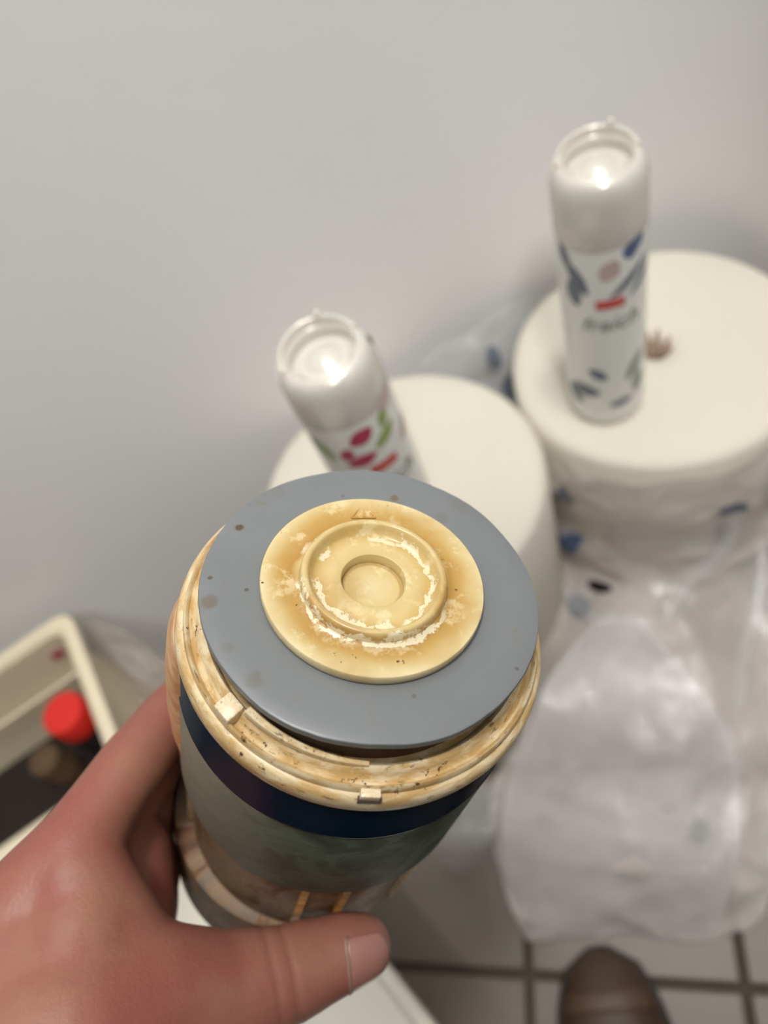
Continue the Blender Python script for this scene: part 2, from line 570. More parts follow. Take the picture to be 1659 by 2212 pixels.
fl = obj('flange_ring', lathe([(0.0440, -0.003), (0.0441, 0.0014), (0.0444, 0.0017), (0.0450, 0.0016), (0.0458, 0.0009), (0.0463, -0.0002), (0.0465, -0.0018), (0.0463, -0.0025), (0.0459, -0.0027),
                               (0.0461, -0.0032), (0.0461, -0.0042), (0.0456, -0.0049), (0.0440, -0.0049)], 128), M['cream'], can, UPZ)
# lugs of the bayonet
bm = bmesh.new()
box(bm, (0, 0, 0), (0.0046, 0.0052, 0.0044), None, 0.0006)
for v in bm.verts:
    if v.co.x > 0 and v.co.z > 0: v.co.z -= 0.0012
obj('lug', smooth(bm, 0.5), M['lug'], ring, Matrix.Rotation(math.radians(-55), 4, 'Z') @ Matrix.Translation((0.0421, 0, 0.0045)))
bm = bmesh.new()
box(bm, (0, 0, 0), (0.0026, 0.0044, 0.0022), None, 0.0003)
obj('lug', smooth(bm, 0.5), M['lug'], ring, Matrix.Rotation(math.radians(-7), 4, 'Z') @ Matrix.Translation((0.0447, 0, 0.0024)))
bm = bmesh.new()                            # dark slot round the small lug
box(bm, (0, 0, 0), (0.0024, 0.0052, 0.0016), None, 0.0002)
obj('lug_slot', bm, M['neck'], ring, Matrix.Rotation(math.radians(-7), 4, 'Z') @ Matrix.Translation((0.0450, 0, 0.0008)))
# helical ramp running from the big lug towards the front
bm = bmesh.new()
N_ = 40
for i in range(N_ + 1):
    t = i / N_
    a = math.radians(-50 + 42 * t)
    z = 0.0066 - 0.0014 * t
    w_ = 0.0016 * (1 - 0.5 * t)
    rr = 0.0392
    ps = [(rr, z + 0.0008), (rr + w_, z + 0.0006), (rr + w_ + 0.0003, z - 0.0004), (rr + w_, z - 0.0012), (rr, z - 0.0014)]
    cur = [bm.verts.new((p * math.cos(a), p * math.sin(a), q)) for p, q in ps]
    if i:
        for k in range(5):
            bm.faces.new((prev[k], prev[(k + 1) % 5], cur[(k + 1) % 5], cur[k]))
    else: bm.faces.new(cur)
    prev = cur
bm.faces.new(prev[::-1])
bmesh.ops.recalc_face_normals(bm, faces=bm.faces)
obj('ramp', smooth(bm, 0.9), M['cream'], ring, Matrix.Identity(4))


def m_band():
    n = NT('dark_teal_glass')
    a = n.noise(18, 3)
    return n.set(n.mix(a, lin(3, 8, 16), lin(4, 34, 56)), 0.22, Specular_IOR_Level=0.22)


def m_sleeve():
    n = NT('worn_printed_sleeve')
    a = n.noise(52, 6, 0.62, 0.8); b_ = n.noise(95, 6, 0.65, 0.6); c_ = n.noise(30, 3)
    col = n.ramp(a, [(0.28, lin(44, 54, 44)), (0.45, lin(70, 82, 68)), (0.55, lin(96, 110, 94)), (0.68, lin(64, 80, 72)), (0.8, lin(44, 68, 76))])
    x, y, z = n.xyz()
    left = n.step(y, -0.012, -0.044)
    col = n.mix(n.math('MULTIPLY', left, 0.75), col, lin(146, 138, 120))
    col = n.mix(n.math('MULTIPLY', n.step(c_, 0.60, 0.68), 0.45), col, lin(92, 54, 40))
    col = n.mix(n.math('MULTIPLY', n.step(b_, 0.60, 0.64), 0.4), col, lin(96, 106, 92))
    n.bump(b_, 0.08, 0.0005)
    return n.set(col, 0.55, Specular_IOR_Level=0.25)


def m_lower():
    n = NT('brown_stained_clear_plastic')
    x, y, z = n.xyz()
    ang = n.math('ARCTAN2', y, x)
    v = n.n('ShaderNodeCombineXYZ')
    n.put(v.inputs[0], n.math('MULTIPLY', ang, 1.1)); n.put(v.inputs[1], n.math('MULTIPLY', z, 12.0)); n.put(v.inputs[2], n.math('MULTIPLY', z, 9.0))
    a = n.noise(3.0, 5, 0.6, 0.8, v.outputs[0]); b_ = n.noise(9, 4, 0.6, 0.5, v.outputs[0])
    col = n.ramp(a, [(0.25, lin(62, 42, 30)), (0.42, lin(116, 80, 54)), (0.52, lin(148, 122, 94)), (0.62, lin(124, 114, 102)), (0.78, lin(96, 92, 84))])
    col = n.mix(n.math('MULTIPLY', n.step(b_, 0.55, 0.7), 0.4), col, lin(176, 162, 138))
    return n.set(col, 0.5, Specular_IOR_Level=0.25)


M['band'], M['sleeve'], M['lower'] = m_band(), m_sleeve(), m_lower()
obj('dark_band', lathe([(0.043, -0.0046), (0.0454, -0.0048), (0.0458, -0.0056), (0.0458, -0.0205), (0.0462, -0.0212), (0.0462, -0.0222), (0.0456, -0.0228), (0.043, -0.0228)], 128), M['band'], can, UPZ)
obj('label_sleeve', lathe([(0.044, -0.0226), (0.0459, -0.0226), (0.0461, -0.0235), (0.0461, -0.0685), (0.0455, -0.0705), (0.0440, -0.0715), (0.040, -0.0715)], 128), M['sleeve'], can, UPZ)
LOFF = Matrix.Translation((0, -0.005, 0))   # the lower part sits off-centre
obj('lower_neck', lathe([(0.0, -0.069), (0.0425, -0.069), (0.0425, -0.126), (0.0, -0.126)], 96), M['lower'], can, UPZ)
obj('lower_body', lathe([(0.0, -0.1200), (0.0415, -0.1200), (0.0434, -0.1212), (0.0440, -0.1240), (0.0440, -0.156), (0.041, -0.160), (0.0, -0.160)], 128), M['lower'], can, UPZ @ LOFF)
for phi, wdt, mk in ((-86, 6, 'cream'), (-14, 3, 'cream_dark'), (2, 3, 'cream_dark'), (36, 6, 'cream')):
    a0, a1 = math.radians(phi - wdt / 2), math.radians(phi + wdt / 2)
    obj('upright_rib', lathe([(0.0420, -0.0745), (0.0436, -0.0750), (0.0442, -0.0765), (0.0442, -0.1190), (0.0420, -0.1200), (0.0420, -0.0745)], 6, a0, a1), M[mk], can, UPZ)
# amber spine down the left side under the flange
a0, a1 = math.radians(-118), math.radians(-80)


def spine_wob(r_, z_, a):
    t = (a - a0) / (a1 - a0)
    return (0.0452 + (r_ - 0.0452) * max(0.0, math.sin(PI * min(1, max(0, t)))) ** 0.45, z_)


obj('side_spine', lathe([(0.0452, -0.0049), (0.0470, -0.0050), (0.0488, -0.010), (0.0496, -0.022), (0.0496, -0.040), (0.0488, -0.052), (0.0472, -0.059), (0.0452, -0.060), (0.0452, -0.0049)], 24, a0, a1, wob=spine_wob), M['spine'], can, UPZ)

# gasket and valve disc sit a little crooked on the neck
PG = EYE + c2w((-0.0028925, 0.01825282, 0.18644498))
AG = c2w((0.13203212, -0.68058998, -0.72066968)).normalized()
MG = can.matrix_world.inverted() @ frame(PG, AG, WBD)


def gw_(r_, z_, a):
    p = Vector((math.cos(a) * 2.2, math.sin(a) * 2.2, 1.7))
    if r_ > 0.03:
        r_ += 0.0005 * noise.noise(p * 1.2) + 0.00012 * noise.noise(p * 9)
        z_ += 0.0006 * noise.noise(p * 0.8 + Vector((5, 2, 1)))
    return r_, z_


gasket = obj('gasket', lathe([(0.022, -0.0026), (0.0404, -0.0026), (0.0409, -0.0022), (0.0411, -0.0007), (0.0409, -0.0002), (0.0404, 0.0), (0.036, 0.0), (0.030, 0.0), (0.022, 0.0), (0.022, -0.0026)], 180, wob=gw_), M['gasket'], can, MG)
obj('plug', lathe([(0.0, -0.0095), (0.030, -0.0095), (0.0335, -0.006), (0.034, -0.0025), (0.0, -0.0025)], 96), M['neck'], can, MG)
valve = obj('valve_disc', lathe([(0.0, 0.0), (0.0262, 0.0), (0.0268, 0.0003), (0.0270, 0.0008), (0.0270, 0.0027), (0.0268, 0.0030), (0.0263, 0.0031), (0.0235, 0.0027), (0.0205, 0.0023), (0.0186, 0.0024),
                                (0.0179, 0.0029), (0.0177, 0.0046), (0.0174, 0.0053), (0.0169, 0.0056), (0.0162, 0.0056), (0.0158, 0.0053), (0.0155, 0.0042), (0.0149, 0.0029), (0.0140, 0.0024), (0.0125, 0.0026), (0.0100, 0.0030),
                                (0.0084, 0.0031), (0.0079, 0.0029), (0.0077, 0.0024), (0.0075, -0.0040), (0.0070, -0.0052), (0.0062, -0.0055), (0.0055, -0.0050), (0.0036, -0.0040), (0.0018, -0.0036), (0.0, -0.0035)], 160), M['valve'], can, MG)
# small raised arrow mark on the disc
bm = bmesh.new()


def bar(bm, p, q, wdt, h):
    p, q = Vector(p), Vector(q)
    d_ = (q - p); L = d_.length; a = math.atan2(d_.y, d_.x)
    c_ = (p + q) / 2
    box(bm, (c_.x, c_.y, h), (L, wdt, 0.0004), Matrix.Rotation(a, 3, 'Z'), 0.0001, 1)


cA = Vector((-0.0228, 0.0004))
for p, q in (((-0.0252, 0.0), (-0.0205, -0.0034)), ((-0.0205, -0.0034), (-0.0205, 0.0030)), ((-0.0205, 0.0030), (-0.0252, 0.0)), ((-0.0240, 0.0), (-0.0208, 0.0))):
    bar(bm, (p[0], p[1], 0), (q[0], q[1], 0), 0.0004, 0.00262)
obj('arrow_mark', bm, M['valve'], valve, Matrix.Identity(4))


# ------------------------------------------------------------------ the hand
def C(px, py, z): return cam(px, py, z)


nA = -AB
i_mcp = C(160, 1842, .222)
chains = []
thumb = [(C(776, 2046, .2405), .0102), (C(742, 2054, .2385), .0114), (C(690, 2075, .236), .0124), (C(600, 2112, .230), .0142), (C(470, 2155, .222), .0176), (C(320, 2172, .212), .0212), (C(150, 2260, .200), .0270)]
index = [(i_mcp, .0130), (C(215, 1752, .231), .0112), (C(288, 1646, .243), .0106), (cyl(-112, .0535, -.088), .0102), (cyl(-150, .0515, -.087), .0090), (cyl(-188, .0500, -.084), .0078)]
m_mcp = i_mcp + nA * .020 + c2w((-.003, .002, .003))
middle = [(m_mcp, .0132), (cyl(-90, .0640, -.106), .0112), (cyl(-118, .0535, -.108), .0104), (cyl(-158, .0515, -.107), .0092), (cyl(-200, .0500, -.104), .0080)]
r_mcp = i_mcp + nA * .040 + c2w((-.002, .004, .003))
ringf = [(r_mcp, .0122), (cyl(-88, .0620, -.125), .0106), (cyl(-116, .0530, -.127), .0098), (cyl(-156, .0510, -.126), .0088), (cyl(-194, .0495, -.123), .0076)]
p_mcp = i_mcp + nA * .057 + c2w((.001, .006, .002))
pinky = [(p_mcp, .0108), (cyl(-84, .0590, -.142), .0092), (cyl(-110, .0520, -.144), .0086), (cyl(-145, .0500, -.143), .0076), (cyl(-172, .0490, -.141), .0068)]
wr_i = C(-170, 2330, .214)
wr_p = wr_i + nA * .034 + c2w((.004, .006, 0))
palm = [
    [(i_mcp, .0132), (C(40, 2000, .215), .0170), (wr_i, .0210)],
    [(m_mcp, .0132), (m_mcp.lerp(wr_i.lerp(wr_p, .33), .5), .0165), (wr_i.lerp(wr_p, .33), .0205)],
    [(r_mcp, .0125), (r_mcp.lerp(wr_i.lerp(wr_p, .66), .5), .0160), (wr_i.lerp(wr_p, .66), .0200)],
    [(p_mcp, .0115), (p_mcp.lerp(wr_p, .5), .0155), (wr_p, .0195)],
    [(C(150, 2260, .200), .0270), (wr_i, .0225)],
    [(C(175, 2010, .213), .0170), (C(150, 2210, .204), .0240)],
    [(C(165, 1900, .219), .0150), (C(255, 2100, .214), .0180)],
    [(C(205, 1990, .221), .0120), (C(330, 2135, .217), .0170)],
    [(C(60, 2080, .212), .0210), (C(150, 2240, .203), .0260)],
    [(m_mcp, .0130), (C(268, 1850, .252), .0150), (C(262, 1985, .246), .0170), (C(240, 2110, .226), .0180)],
    [(r_mcp, .0120), (C(292, 1870, .272), .0150), (C(290, 1965, .266), .0150), (C(262, 1985, .246), .0170)],
    [(cyl(-88, .0620, -.125), .0110), (C(292, 1870, .272), .0150)],
    [(cyl(-84, .0590, -.142), .0100), (C(300, 1900, .282), .0150)],
]
ELB, SHO = Vector((-0.36, -0.10, 0.62)), Vector((-0.25, -0.36, 0.80))
wr_m = wr_i.lerp(wr_p, .5)
arm = [(wr_i.lerp(wr_p, .2), .0215), (wr_i.lerp(wr_p, .4).lerp(ELB, .3), .0260), (ELB, .0340)]
arm2 = [(wr_i.lerp(wr_p, .9), .0205), (wr_i.lerp(wr_p, .7).lerp(ELB, .3), .0250), (ELB, .0330)]
bm = bmesh.new()
for ch in [thumb, index, middle, ringf, pinky, arm, arm2] + palm:
    for (a, ra), (b, rb) in zip(ch[:-1], ch[1:]):
        capsule(bm, a, b, ra, rb)
base = C(150, 2100, .21)
for v in bm.verts: v.co -= base
bmesh.ops.recalc_face_normals(bm, faces=bm.faces)
tmp = obj('hand_tmp', bm)
md = tmp.modifiers.new('remesh', 'REMESH'); md.mode = 'VOXEL'; md.voxel_size = 0.0013; md.use_smooth_shade = True
md = tmp.modifiers.new('smooth', 'SMOOTH'); md.factor = 0.5; md.iterations = 14
dg = bpy.context.evaluated_depsgraph_get()
hand_me = bpy.data.meshes.new_from_object(tmp.evaluated_get(dg))
bpy.data.objects.remove(tmp)
hand_me.name = 'hand'
hand_me.polygons.foreach_set('use_smooth', [True] * len(hand_me.polygons))
# push fingers out of the canister wall, add thumb-joint creases
hand = obj('person', hand_me, M['skin'], None, Matrix.Translation(base))
tag(hand, 'person whose bare left hand grips the stained canister, thumb pressed across its front', 'person')
inv = MB.inverted()
t_dir = (thumb[0][0] - thumb[2][0]).normalized()
crease0 = C(590, 2100, .22)
for v in hand_me.vertices:
    wpt = v.co + base
    q = inv @ wpt
    oy = 0.0 if q.z > -0.1195 else -0.005
    rr = math.hypot(q.x, q.y - oy)
    R0 = 0.0464 if q.z > -0.0718 else (0.0428 if q.z > -0.1195 else 0.0443)
    if rr < R0 and -0.165 < q.z < 0.0:
        s = R0 / max(rr, 1e-4)
        v.co = MB @ Vector((q.x * s, oy + (q.y - oy) * s, q.z)) - base
    for k, off in enumerate((0.0, 0.0055)):
        t = (wpt - crease0).dot(t_dir) - off
        if abs(t) < 0.0016 and (wpt - crease0).length < 0.03:
            v.co += (C(590, 2130, .232) - wpt).normalized() * 0.0005 * (1 - abs(t) / 0.0016)
hand_me.update()
bmh = bmesh.new(); bmh.from_mesh(hand_me)
bvh = BVHTree.FromBMesh(bmh)
# thumbnail, laid onto the thumb
tc = thumb[0][0] - base
ndir = (c2w((0.34, 0.10, -0.95))).normalized()
ndir = (ndir - t_dir * ndir.dot(t_dir)).normalized()
sdir = t_dir.cross(ndir)


def nail_pt(s, a, off):
    """s along the thumb (m from the tip centre), a angle across"""
    dr = (ndir * math.cos(a) + sdir * math.sin(a)).normalized()
    o_ = tc + t_dir * s + dr * 0.03
    hit, nn, _, _ = bvh.ray_cast(o_, -dr)
    if hit is None: hit = tc + t_dir * s + dr * 0.009
    return hit + dr * off


def nail_fn(u, v):
    a = (u - 0.5) * 2 * math.radians(54)
    edge = 1 - 0.35 * (abs(u - 0.5) * 2) ** 3
    s0, s1 = -0.0068 + 0.0012 * (abs(u - 0.5) * 2) ** 2, -0.0005 + 0.0085 * edge
    return nail_pt(s0 + (s1 - s0) * v, a, 0.0003)


obj('thumbnail', grid(nail_fn, 20, 16, 0.0005), M['nail'], hand, Matrix.Identity(4))


def nail_edge(u, v):
    a = (u - 0.5) * 2 * math.radians(56)
    s0 = -0.0076 + 0.0012 * (abs(u - 0.5) * 2) ** 2
    return nail_pt(s0 + 0.0012 * v, a, 0.0004)


obj('cuticle', grid(nail_edge, 20, 3, 0.0004), M['nail_edge'], hand, Matrix.Identity(4))
bmh.free()


def blob(name, chains_, m, vox, sm=6):
    bm = bmesh.new()
    for ch in chains_:
        for (a, ra), (b, rb) in zip(ch[:-1], ch[1:]):
            capsule(bm, Vector(a) - base, Vector(b) - base, ra, rb)
    bmesh.ops.recalc_face_normals(bm, faces=bm.faces)
    t_ = obj(name + '_tmp', bm)
    q = t_.modifiers.new('remesh', 'REMESH'); q.mode = 'VOXEL'; q.voxel_size = vox; q.use_smooth_shade = True
    q = t_.modifiers.new('smooth', 'SMOOTH'); q.factor = 0.5; q.iterations = sm
    me_ = bpy.data.meshes.new_from_object(t_.evaluated_get(bpy.context.evaluated_depsgraph_get()))
    bpy.data.objects.remove(t_)
    me_.polygons.foreach_set('use_smooth', [True] * len(me_.polygons))
    return me_


# the rest of the figure, crouching out of view, added to block light
HIP, CHE, NEC, HEA = Vector((-0.03, -0.66, 0.34)), Vector((-0.05, -0.44, 0.76)), Vector((-0.05, -0.38, 0.90)), Vector((-0.05, -0.29, 1.06))
RSH, REL, RWR = Vector((0.15, -0.38, 0.80)), Vector((0.28, -0.46, 0.58)), Vector((0.20, -0.28, 0.55))
ANK, KNE = Vector((0.085, -0.20, 0.10)), Vector((0.16, -0.26, 0.47))
ANK2, KNE2 = Vector((-0.30, -0.44, 0.10)), Vector((-0.27, -0.30, 0.48))
gz = (HEA - NEC).normalized()
fdir = Vector((0, 0.82, -0.57))
side = Vector((1, 0, 0))
skin_low = [[(NEC - gz * .05, .058), (HEA - gz * .03, .056)], [(HEA + gz * .03, .088), (HEA + gz * .03 - fdir * .03, .092)], [(HEA - gz * .02 + fdir * .02, .074), (HEA - gz * .07 + fdir * .035, .050)],
            [(HEA + fdir * .088, .010), (HEA - gz * .035 + fdir * .105, .014)],
            [(HEA + side * .088 + gz * .01, .014), (HEA + side * .09 - gz * .02, .011)], [(HEA - side * .088 + gz * .01, .014), (HEA - side * .09 - gz * .02, .011)],
            [(HEA - gz * .068 + fdir * .078 - side * .02, .008), (HEA - gz * .068 + fdir * .078 + side * .02, .008)],
            [(REL, .034), (RWR, .026)], [(RWR, .026), (RWR + Vector((-.02, .05, -.015)), .028)]]
for k in range(4):                          # right hand resting on the knee
    b0 = RWR + Vector((-.045 + .018 * k, .075, -.022))
    skin_low.append([(RWR + Vector((-.015 + .008 * k, .045, -.015)), .014), (b0, .011), (b0 + Vector((0, .03 + .004 * (k in (1, 2)), -.022)), .009), (b0 + Vector((0, .038, -.048)), .008)])
skin_low.append([(RWR + Vector((-.02, .02, -.01)), .015), (RWR + Vector((-.055, .045, -.02)), .012), (RWR + Vector((-.06, .075, -.035)), .010)])
low = blob('figure', skin_low, M['skin'], 0.005)
bm = bmesh.new(); bm.from_mesh(hand_me); bm.from_mesh(low); bm.to_mesh(hand_me); bm.free()
bpy.data.meshes.remove(low)
hand_me.update()
obj('sweater', blob('sweater', [[(HIP + Vector((-.07, .03, .05)), .15), (CHE + Vector((-.06, 0, 0)), .145)], [(HIP + Vector((.07, .03, .05)), .15), (CHE + Vector((.06, 0, 0)), .145)], [(CHE, .14), (NEC - gz * .03, .085)],
                                  [(CHE, .12), (SHO, .075), (ELB, .050), (ELB.lerp(wr_m, .62), .041)], [(CHE, .12), (RSH, .075), (REL, .052), (REL.lerp(RWR, .75), .042)]], M['sweater'], 0.010, 5), M['sweater'], hand, Matrix.Identity(4))
obj('trousers', blob('trousers', [[(HIP + Vector((-.06, 0, 0)), .15), (HIP + Vector((.06, 0, 0)), .15)], [(HIP + Vector((.08, .02, 0)), .12), (KNE, .075), (ANK, .050)], [(HIP + Vector((-.08, .02, 0)), .12), (KNE2, .075), (ANK2, .052)], [(ANK2, .05), (ANK2 + Vector((0, .0, -.05)), .05)]], M['trousers'], 0.010, 5), M['trousers'], hand, Matrix.Identity(4))
obj('hair', blob('hair', [[(HEA + gz * .045 - fdir * .02, .094), (HEA + gz * .01 - fdir * .05, .086)], [(HEA + gz * .07 + fdir * .03, .060), (HEA + gz * .05 - fdir * .04, .090)]], M['hair'], 0.006, 4), M['hair'], hand, Matrix.Identity(4))
for sg in (-1, 1):
    bm = bmesh.new()
    bmesh.ops.create_uvsphere(bm, u_segments=16, v_segments=12, radius=0.012)
    obj('eye', smooth(bm), M['eye'], hand, Matrix.Translation(HEA + gz * .005 + fdir * .083 + side * (sg * .032) - base))


# ------------------------------------------------------------------ paper rolls
RR, RH = 0.118, 0.26


def roll_mesh(seed, dent):
    def wob(r_, z_, a):
        p = Vector((math.cos(a), math.sin(a), seed))
        if r_ > 0.02:
            r_ += 0.0014 * noise.noise(p * 1.3) * (r_ / RR)
            z_ += dent * noise.noise(p * 0.9 + Vector((r_ * 14, 0, 3)))
        return r_, z_
    return lathe([(0.006, RH - 0.030), (0.010, RH - 0.004), (0.013, RH - 0.0012), (0.03, RH), (0.06, RH + 0.0006), (0.09, RH), (0.108, RH - 0.0008), (RR - 0.0035, RH - 0.002), (RR, RH - 0.007), (RR, RH * 0.6), (RR, 0.012), (RR - 0.004, 0.001), (0.03, 0.0)], 96, wob=wob, sharp=1.2)


c1 = Vector((0.258, 0.376, 0)); c2 = Vector((0.021, 0.372, 0))
rolls = []
for k, (c_, lab) in enumerate(((c1, 'large cream paper towel roll under the blue-flowered can'),
                               (c2, 'large cream paper towel roll behind the gasket, under the pink-flowered can'))):
    t = tag(empty('paper_roll', T(c_.x, c_.y, 0, 0.6 * k)), lab, 'paper roll', 'paper towel rolls on the floor')
    rolls.append(t)
    obj('rolled_paper', roll_mesh(1.0 + 3 * k, 0.002), M['paper'], t, Matrix.Identity(4))
    # twisted paper end poking out of the middle
    bm = bmesh.new()
    for q in range(7):
        a = q * 0.9
        capsule(bm, (0, 0, RH - 0.02), (0.012 * math.cos(a), 0.012 * math.sin(a), RH + 0.003 + 0.004 * (q % 3)), 0.004, 0.0016, 8, 3)
    obj('core_end', smooth(bm), M['core'], t, Matrix.Identity(4))


# ------------------------------------------------------------------ spray cans
CR, CH = 0.0282, 0.218


def on_can(z, a, off=0.00025):
    rr = CR + off
    if z < 0.010: rr -= 0.0022 * (1 - z / 0.010) ** 2
    return Vector((rr * math.cos(a), rr * math.sin(a), z))


def petal(z0, a0, length, width, tilt, off):
    """leaf print lying on the can; tilt from the upright, angles in metres of arc"""
    bm = bmesh.new()
    rows = []
    n_ = 10
    for i in range(n_ + 1):
        t = i / n_
        hw = width / 2 * math.sin(PI * min(1, max(0.02, t * 0.94 + 0.03))) ** 0.8
        row = []
        for s in (-1, 0, 1):
            l_, x = (t - 0.5) * length, s * hw
            z = z0 + l_ * math.cos(tilt) - x * math.sin(tilt)
            arc = l_ * math.sin(tilt) + x * math.cos(tilt)
            row.append(bm.verts.new(on_can(max(0.004, z), a0 + arc / CR, off)))
        rows.append(row)
    for i in range(n_):
        for j in range(2):
            bm.faces.new((rows[i][j], rows[i][j + 1], rows[i + 1][j + 1], rows[i + 1][j]))
    bmesh.ops.recalc_face_normals(bm, faces=bm.faces)
    for f in bm.faces:
        c_ = f.calc_center_median()
        if f.normal.dot(Vector((c_.x, c_.y, 0))) < 0: f.normal_flip()
    return smooth(bm)


def text_on_can(body, z0, size, off=0.0004):
    cu = bpy.data.curves.new('lettering', 'FONT')
    cu.body = body; cu.size = size; cu.align_x = 'CENTER'; cu.shear = 0.25; cu.offset = size * 0.012
    t = bpy.data.objects.new('lettering_tmp', cu)
    COL.objects.link(t)
    me = bpy.data.meshes.new_from_object(t.evaluated_get(bpy.context.evaluated_depsgraph_get()))
    bpy.data.objects.remove(t)
    bm = bmesh.new(); bm.from_mesh(me)
    bmesh.ops.subdivide_edges(bm, edges=[e for e in bm.edges if e.calc_length() > 0.003], cuts=2)
    for v in bm.verts:
        v.co = on_can(z0 + v.co.y, v.co.x / CR, off)
    return bm


def spray_can(loc, rz, label, prints, blob, dz):
    zm = lambda z: (z + 0.035 + dz) if z > 0.08 else z * 1.6 + 0.012
    zb = 0.1695 + dz                        # top of the printed body
    t = tag(empty('spray_can', T(loc[0], loc[1], loc[2], rz)), label, 'spray can', 'spray cans on the paper rolls')
    obj('body', lathe([(0.0, 0.003), (0.021, 0.003), (0.0225, 0.0), (0.0255, 0.0015), (0.0272, 0.0045), (CR, 0.010), (CR, zb), (CR - 0.0006, zb + 0.0005), (0.024, zb + 0.0005)], 72), M['can'], t, Matrix.Identity(4))
    cap = obj('cap', lathe([(0.0265, zb + 0.0008), (CR + 0.0003, zb + 0.0008), (CR + 0.0004, zb + 0.002), (CR + 0.0002, 0.202), (CR - 0.0007, 0.2058), (0.0264, 0.2100), (0.0244, 0.2128), (0.0222, 0.2142), (0.0204, 0.2145), (0.0193, 0.2137), (0.0188, 0.2118), (0.0185, 0.2060), (0.0, 0.2060)], 72), M['pearl'], t, Matrix.Identity(4))
    # oval finger button, domed, sloping to the front
    def btn(r_, z_, a):
        return r_ * (1.0 if abs(math.sin(a)) < 2 else 1), z_
    bm = lathe([(0.0, 0.0042), (0.004, 0.0040), (0.008, 0.0030), (0.012, 0.0012), (0.0150, -0.0002), (0.0172, 0.0002), (0.0180, -0.0012), (0.0182, -0.003), (0.0, -0.003)], 56)
    bm.transform(Matrix.Translation((0.0, 0, 0.2080)) @ Matrix.Rotation(math.radians(6), 4, 'Y') @ Matrix.Diagonal((0.80, 0.86, 0.9, 1)))
    btn_o = obj('button', bm, M['pearl'], cap, Matrix.Identity(4))
    # raised guard round the back of the button, open at the front
    for rr, zz, tr in ((0.0222, 0.2175, 0.0022), (0.0256, 0.2120, 0.0016)):
        bm = bmesh.new()
        pr = None
        n_ = 36
        for i in range(n_ + 1):
            a = math.radians(95 + 170 * i / n_)
            k = math.sin(PI * i / n_) ** 0.5
            ring_ = []
            for j in range(10):
                b_ = 2 * PI * j / 10
                q = rr + tr * 0.7 * math.cos(b_)
                ring_.append(bm.verts.new((q * math.cos(a), q * math.sin(a), zz - 0.003 * (1 - k) + tr * math.sin(b_) * (0.5 + 0.5 * k) - (0.0016 if b_ > PI else 0))))
            if pr:
                for j in range(10):
                    bm.faces.new((pr[j], pr[(j + 1) % 10], ring_[(j + 1) % 10], ring_[j]))
            else: bm.faces.new(ring_)
            pr = ring_
        bm.faces.new(pr[::-1])
        bmesh.ops.recalc_face_normals(bm, faces=bm.faces)
        obj('guard', smooth(bm), M['pearl'], cap, Matrix.Identity(4))
    for a, zz, rr in ((150, 0.2195, 0.0024), (-96, 0.2140, 0.0022), (96, 0.2140, 0.0022)):
        bm = bmesh.new()
        bmesh.ops.create_uvsphere(bm, u_segments=14, v_segments=10, radius=rr)
        bm.transform(Matrix.Translation((0.0228 * math.cos(math.radians(a)), 0.0228 * math.sin(math.radians(a)), zz)) @ Matrix.Diagonal((1, 1, 1.3, 1)))
        obj('stud', smooth(bm), M['pearl'], cap, Matrix.Identity(4))
    if blob:
        bm = bmesh.new()
        box(bm, (0, 0, 0), (0.004, 0.005, 0.004), None, 0.0012)
        obj('nozzle', smooth(bm), M['can_nozzle'], cap, Matrix.Rotation(math.radians(72), 4, 'Z') @ Matrix.Translation((0.0262, 0, 0.2095)))
    for i, p in enumerate(prints):
        nm, mk, z0, arc, L, W, tl = p
        obj(nm, petal(zm(z0), arc / CR, L, W, math.radians(tl), 0.00025 + 0.00004 * i), M[mk], t, Matrix.Identity(4))
    bm = bmesh.new()                        # small red brand plate
    nn = 8
    vs = [[bm.verts.new(on_can(zm(0.093) + ez, (-0.009 + 0.018 * i / nn) / CR, 0.0009)) for i in range(nn + 1)] for ez in (-0.0035, 0.0035)]
    for i in range(nn): bm.faces.new((vs[0][i], vs[0][i + 1], vs[1][i + 1], vs[1][i]))
    obj('brand_plate', smooth(bm), M['red'], t, Matrix.Identity(4))
    obj('lettering', text_on_can('fraich', zm(0.093) - 0.024, 0.0175), M['greyprint'], t, Matrix.Identity(4))
    return t


b1 = at(1311, 862, RH)
face1 = math.atan2(-b1.y, -b1.x)
blue = [('leaf_print', 'slate', 0.113, -0.021, 0.028, 0.010, 150), ('leaf_print', 'slate', 0.100, -0.024, 0.022, 0.011, 170), ('leaf_print', 'slate', 0.128, -0.030, 0.024, 0.008, 160),
        ('flower_print', 'blue', 0.130, 0.014, 0.013, 0.012, 0), ('flower_print', 'blue', 0.133, 0.019, 0.012, 0.009, 60), ('leaf_print', 'slate', 0.108, 0.013, 0.034, 0.006, 52), ('leaf_print', 'slate', 0.104, 0.024, 0.03, 0.006, 48),
        ('flower_print', 'blush', 0.120, 0.000, 0.016, 0.013, 30), ('leaf_print', 'slate', 0.030, -0.010, 0.016, 0.009, 130), ('leaf_print', 'slate', 0.018, -0.020, 0.022, 0.012, 100),
        ('leaf_print', 'greyprint', 0.030, 0.017, 0.026, 0.008, 35), ('leaf_print', 'greyprint', 0.018, 0.020, 0.022, 0.009, 10), ('leaf_print', 'slate', 0.009, 0.006, 0.018, 0.007, 80), ('leaf_print', 'slate', 0.012, -0.030, 0.02, 0.010, 140)]
spray_can((b1.x, b1.y, RH + 0.002), face1 + 0.16, 'white spray can with blue flower print, standing on the right paper roll', blue, False, 0.0)
b2t = at(695, 765, RH + 0.214)
face2 = math.atan2(-b2t.y, -b2t.x)
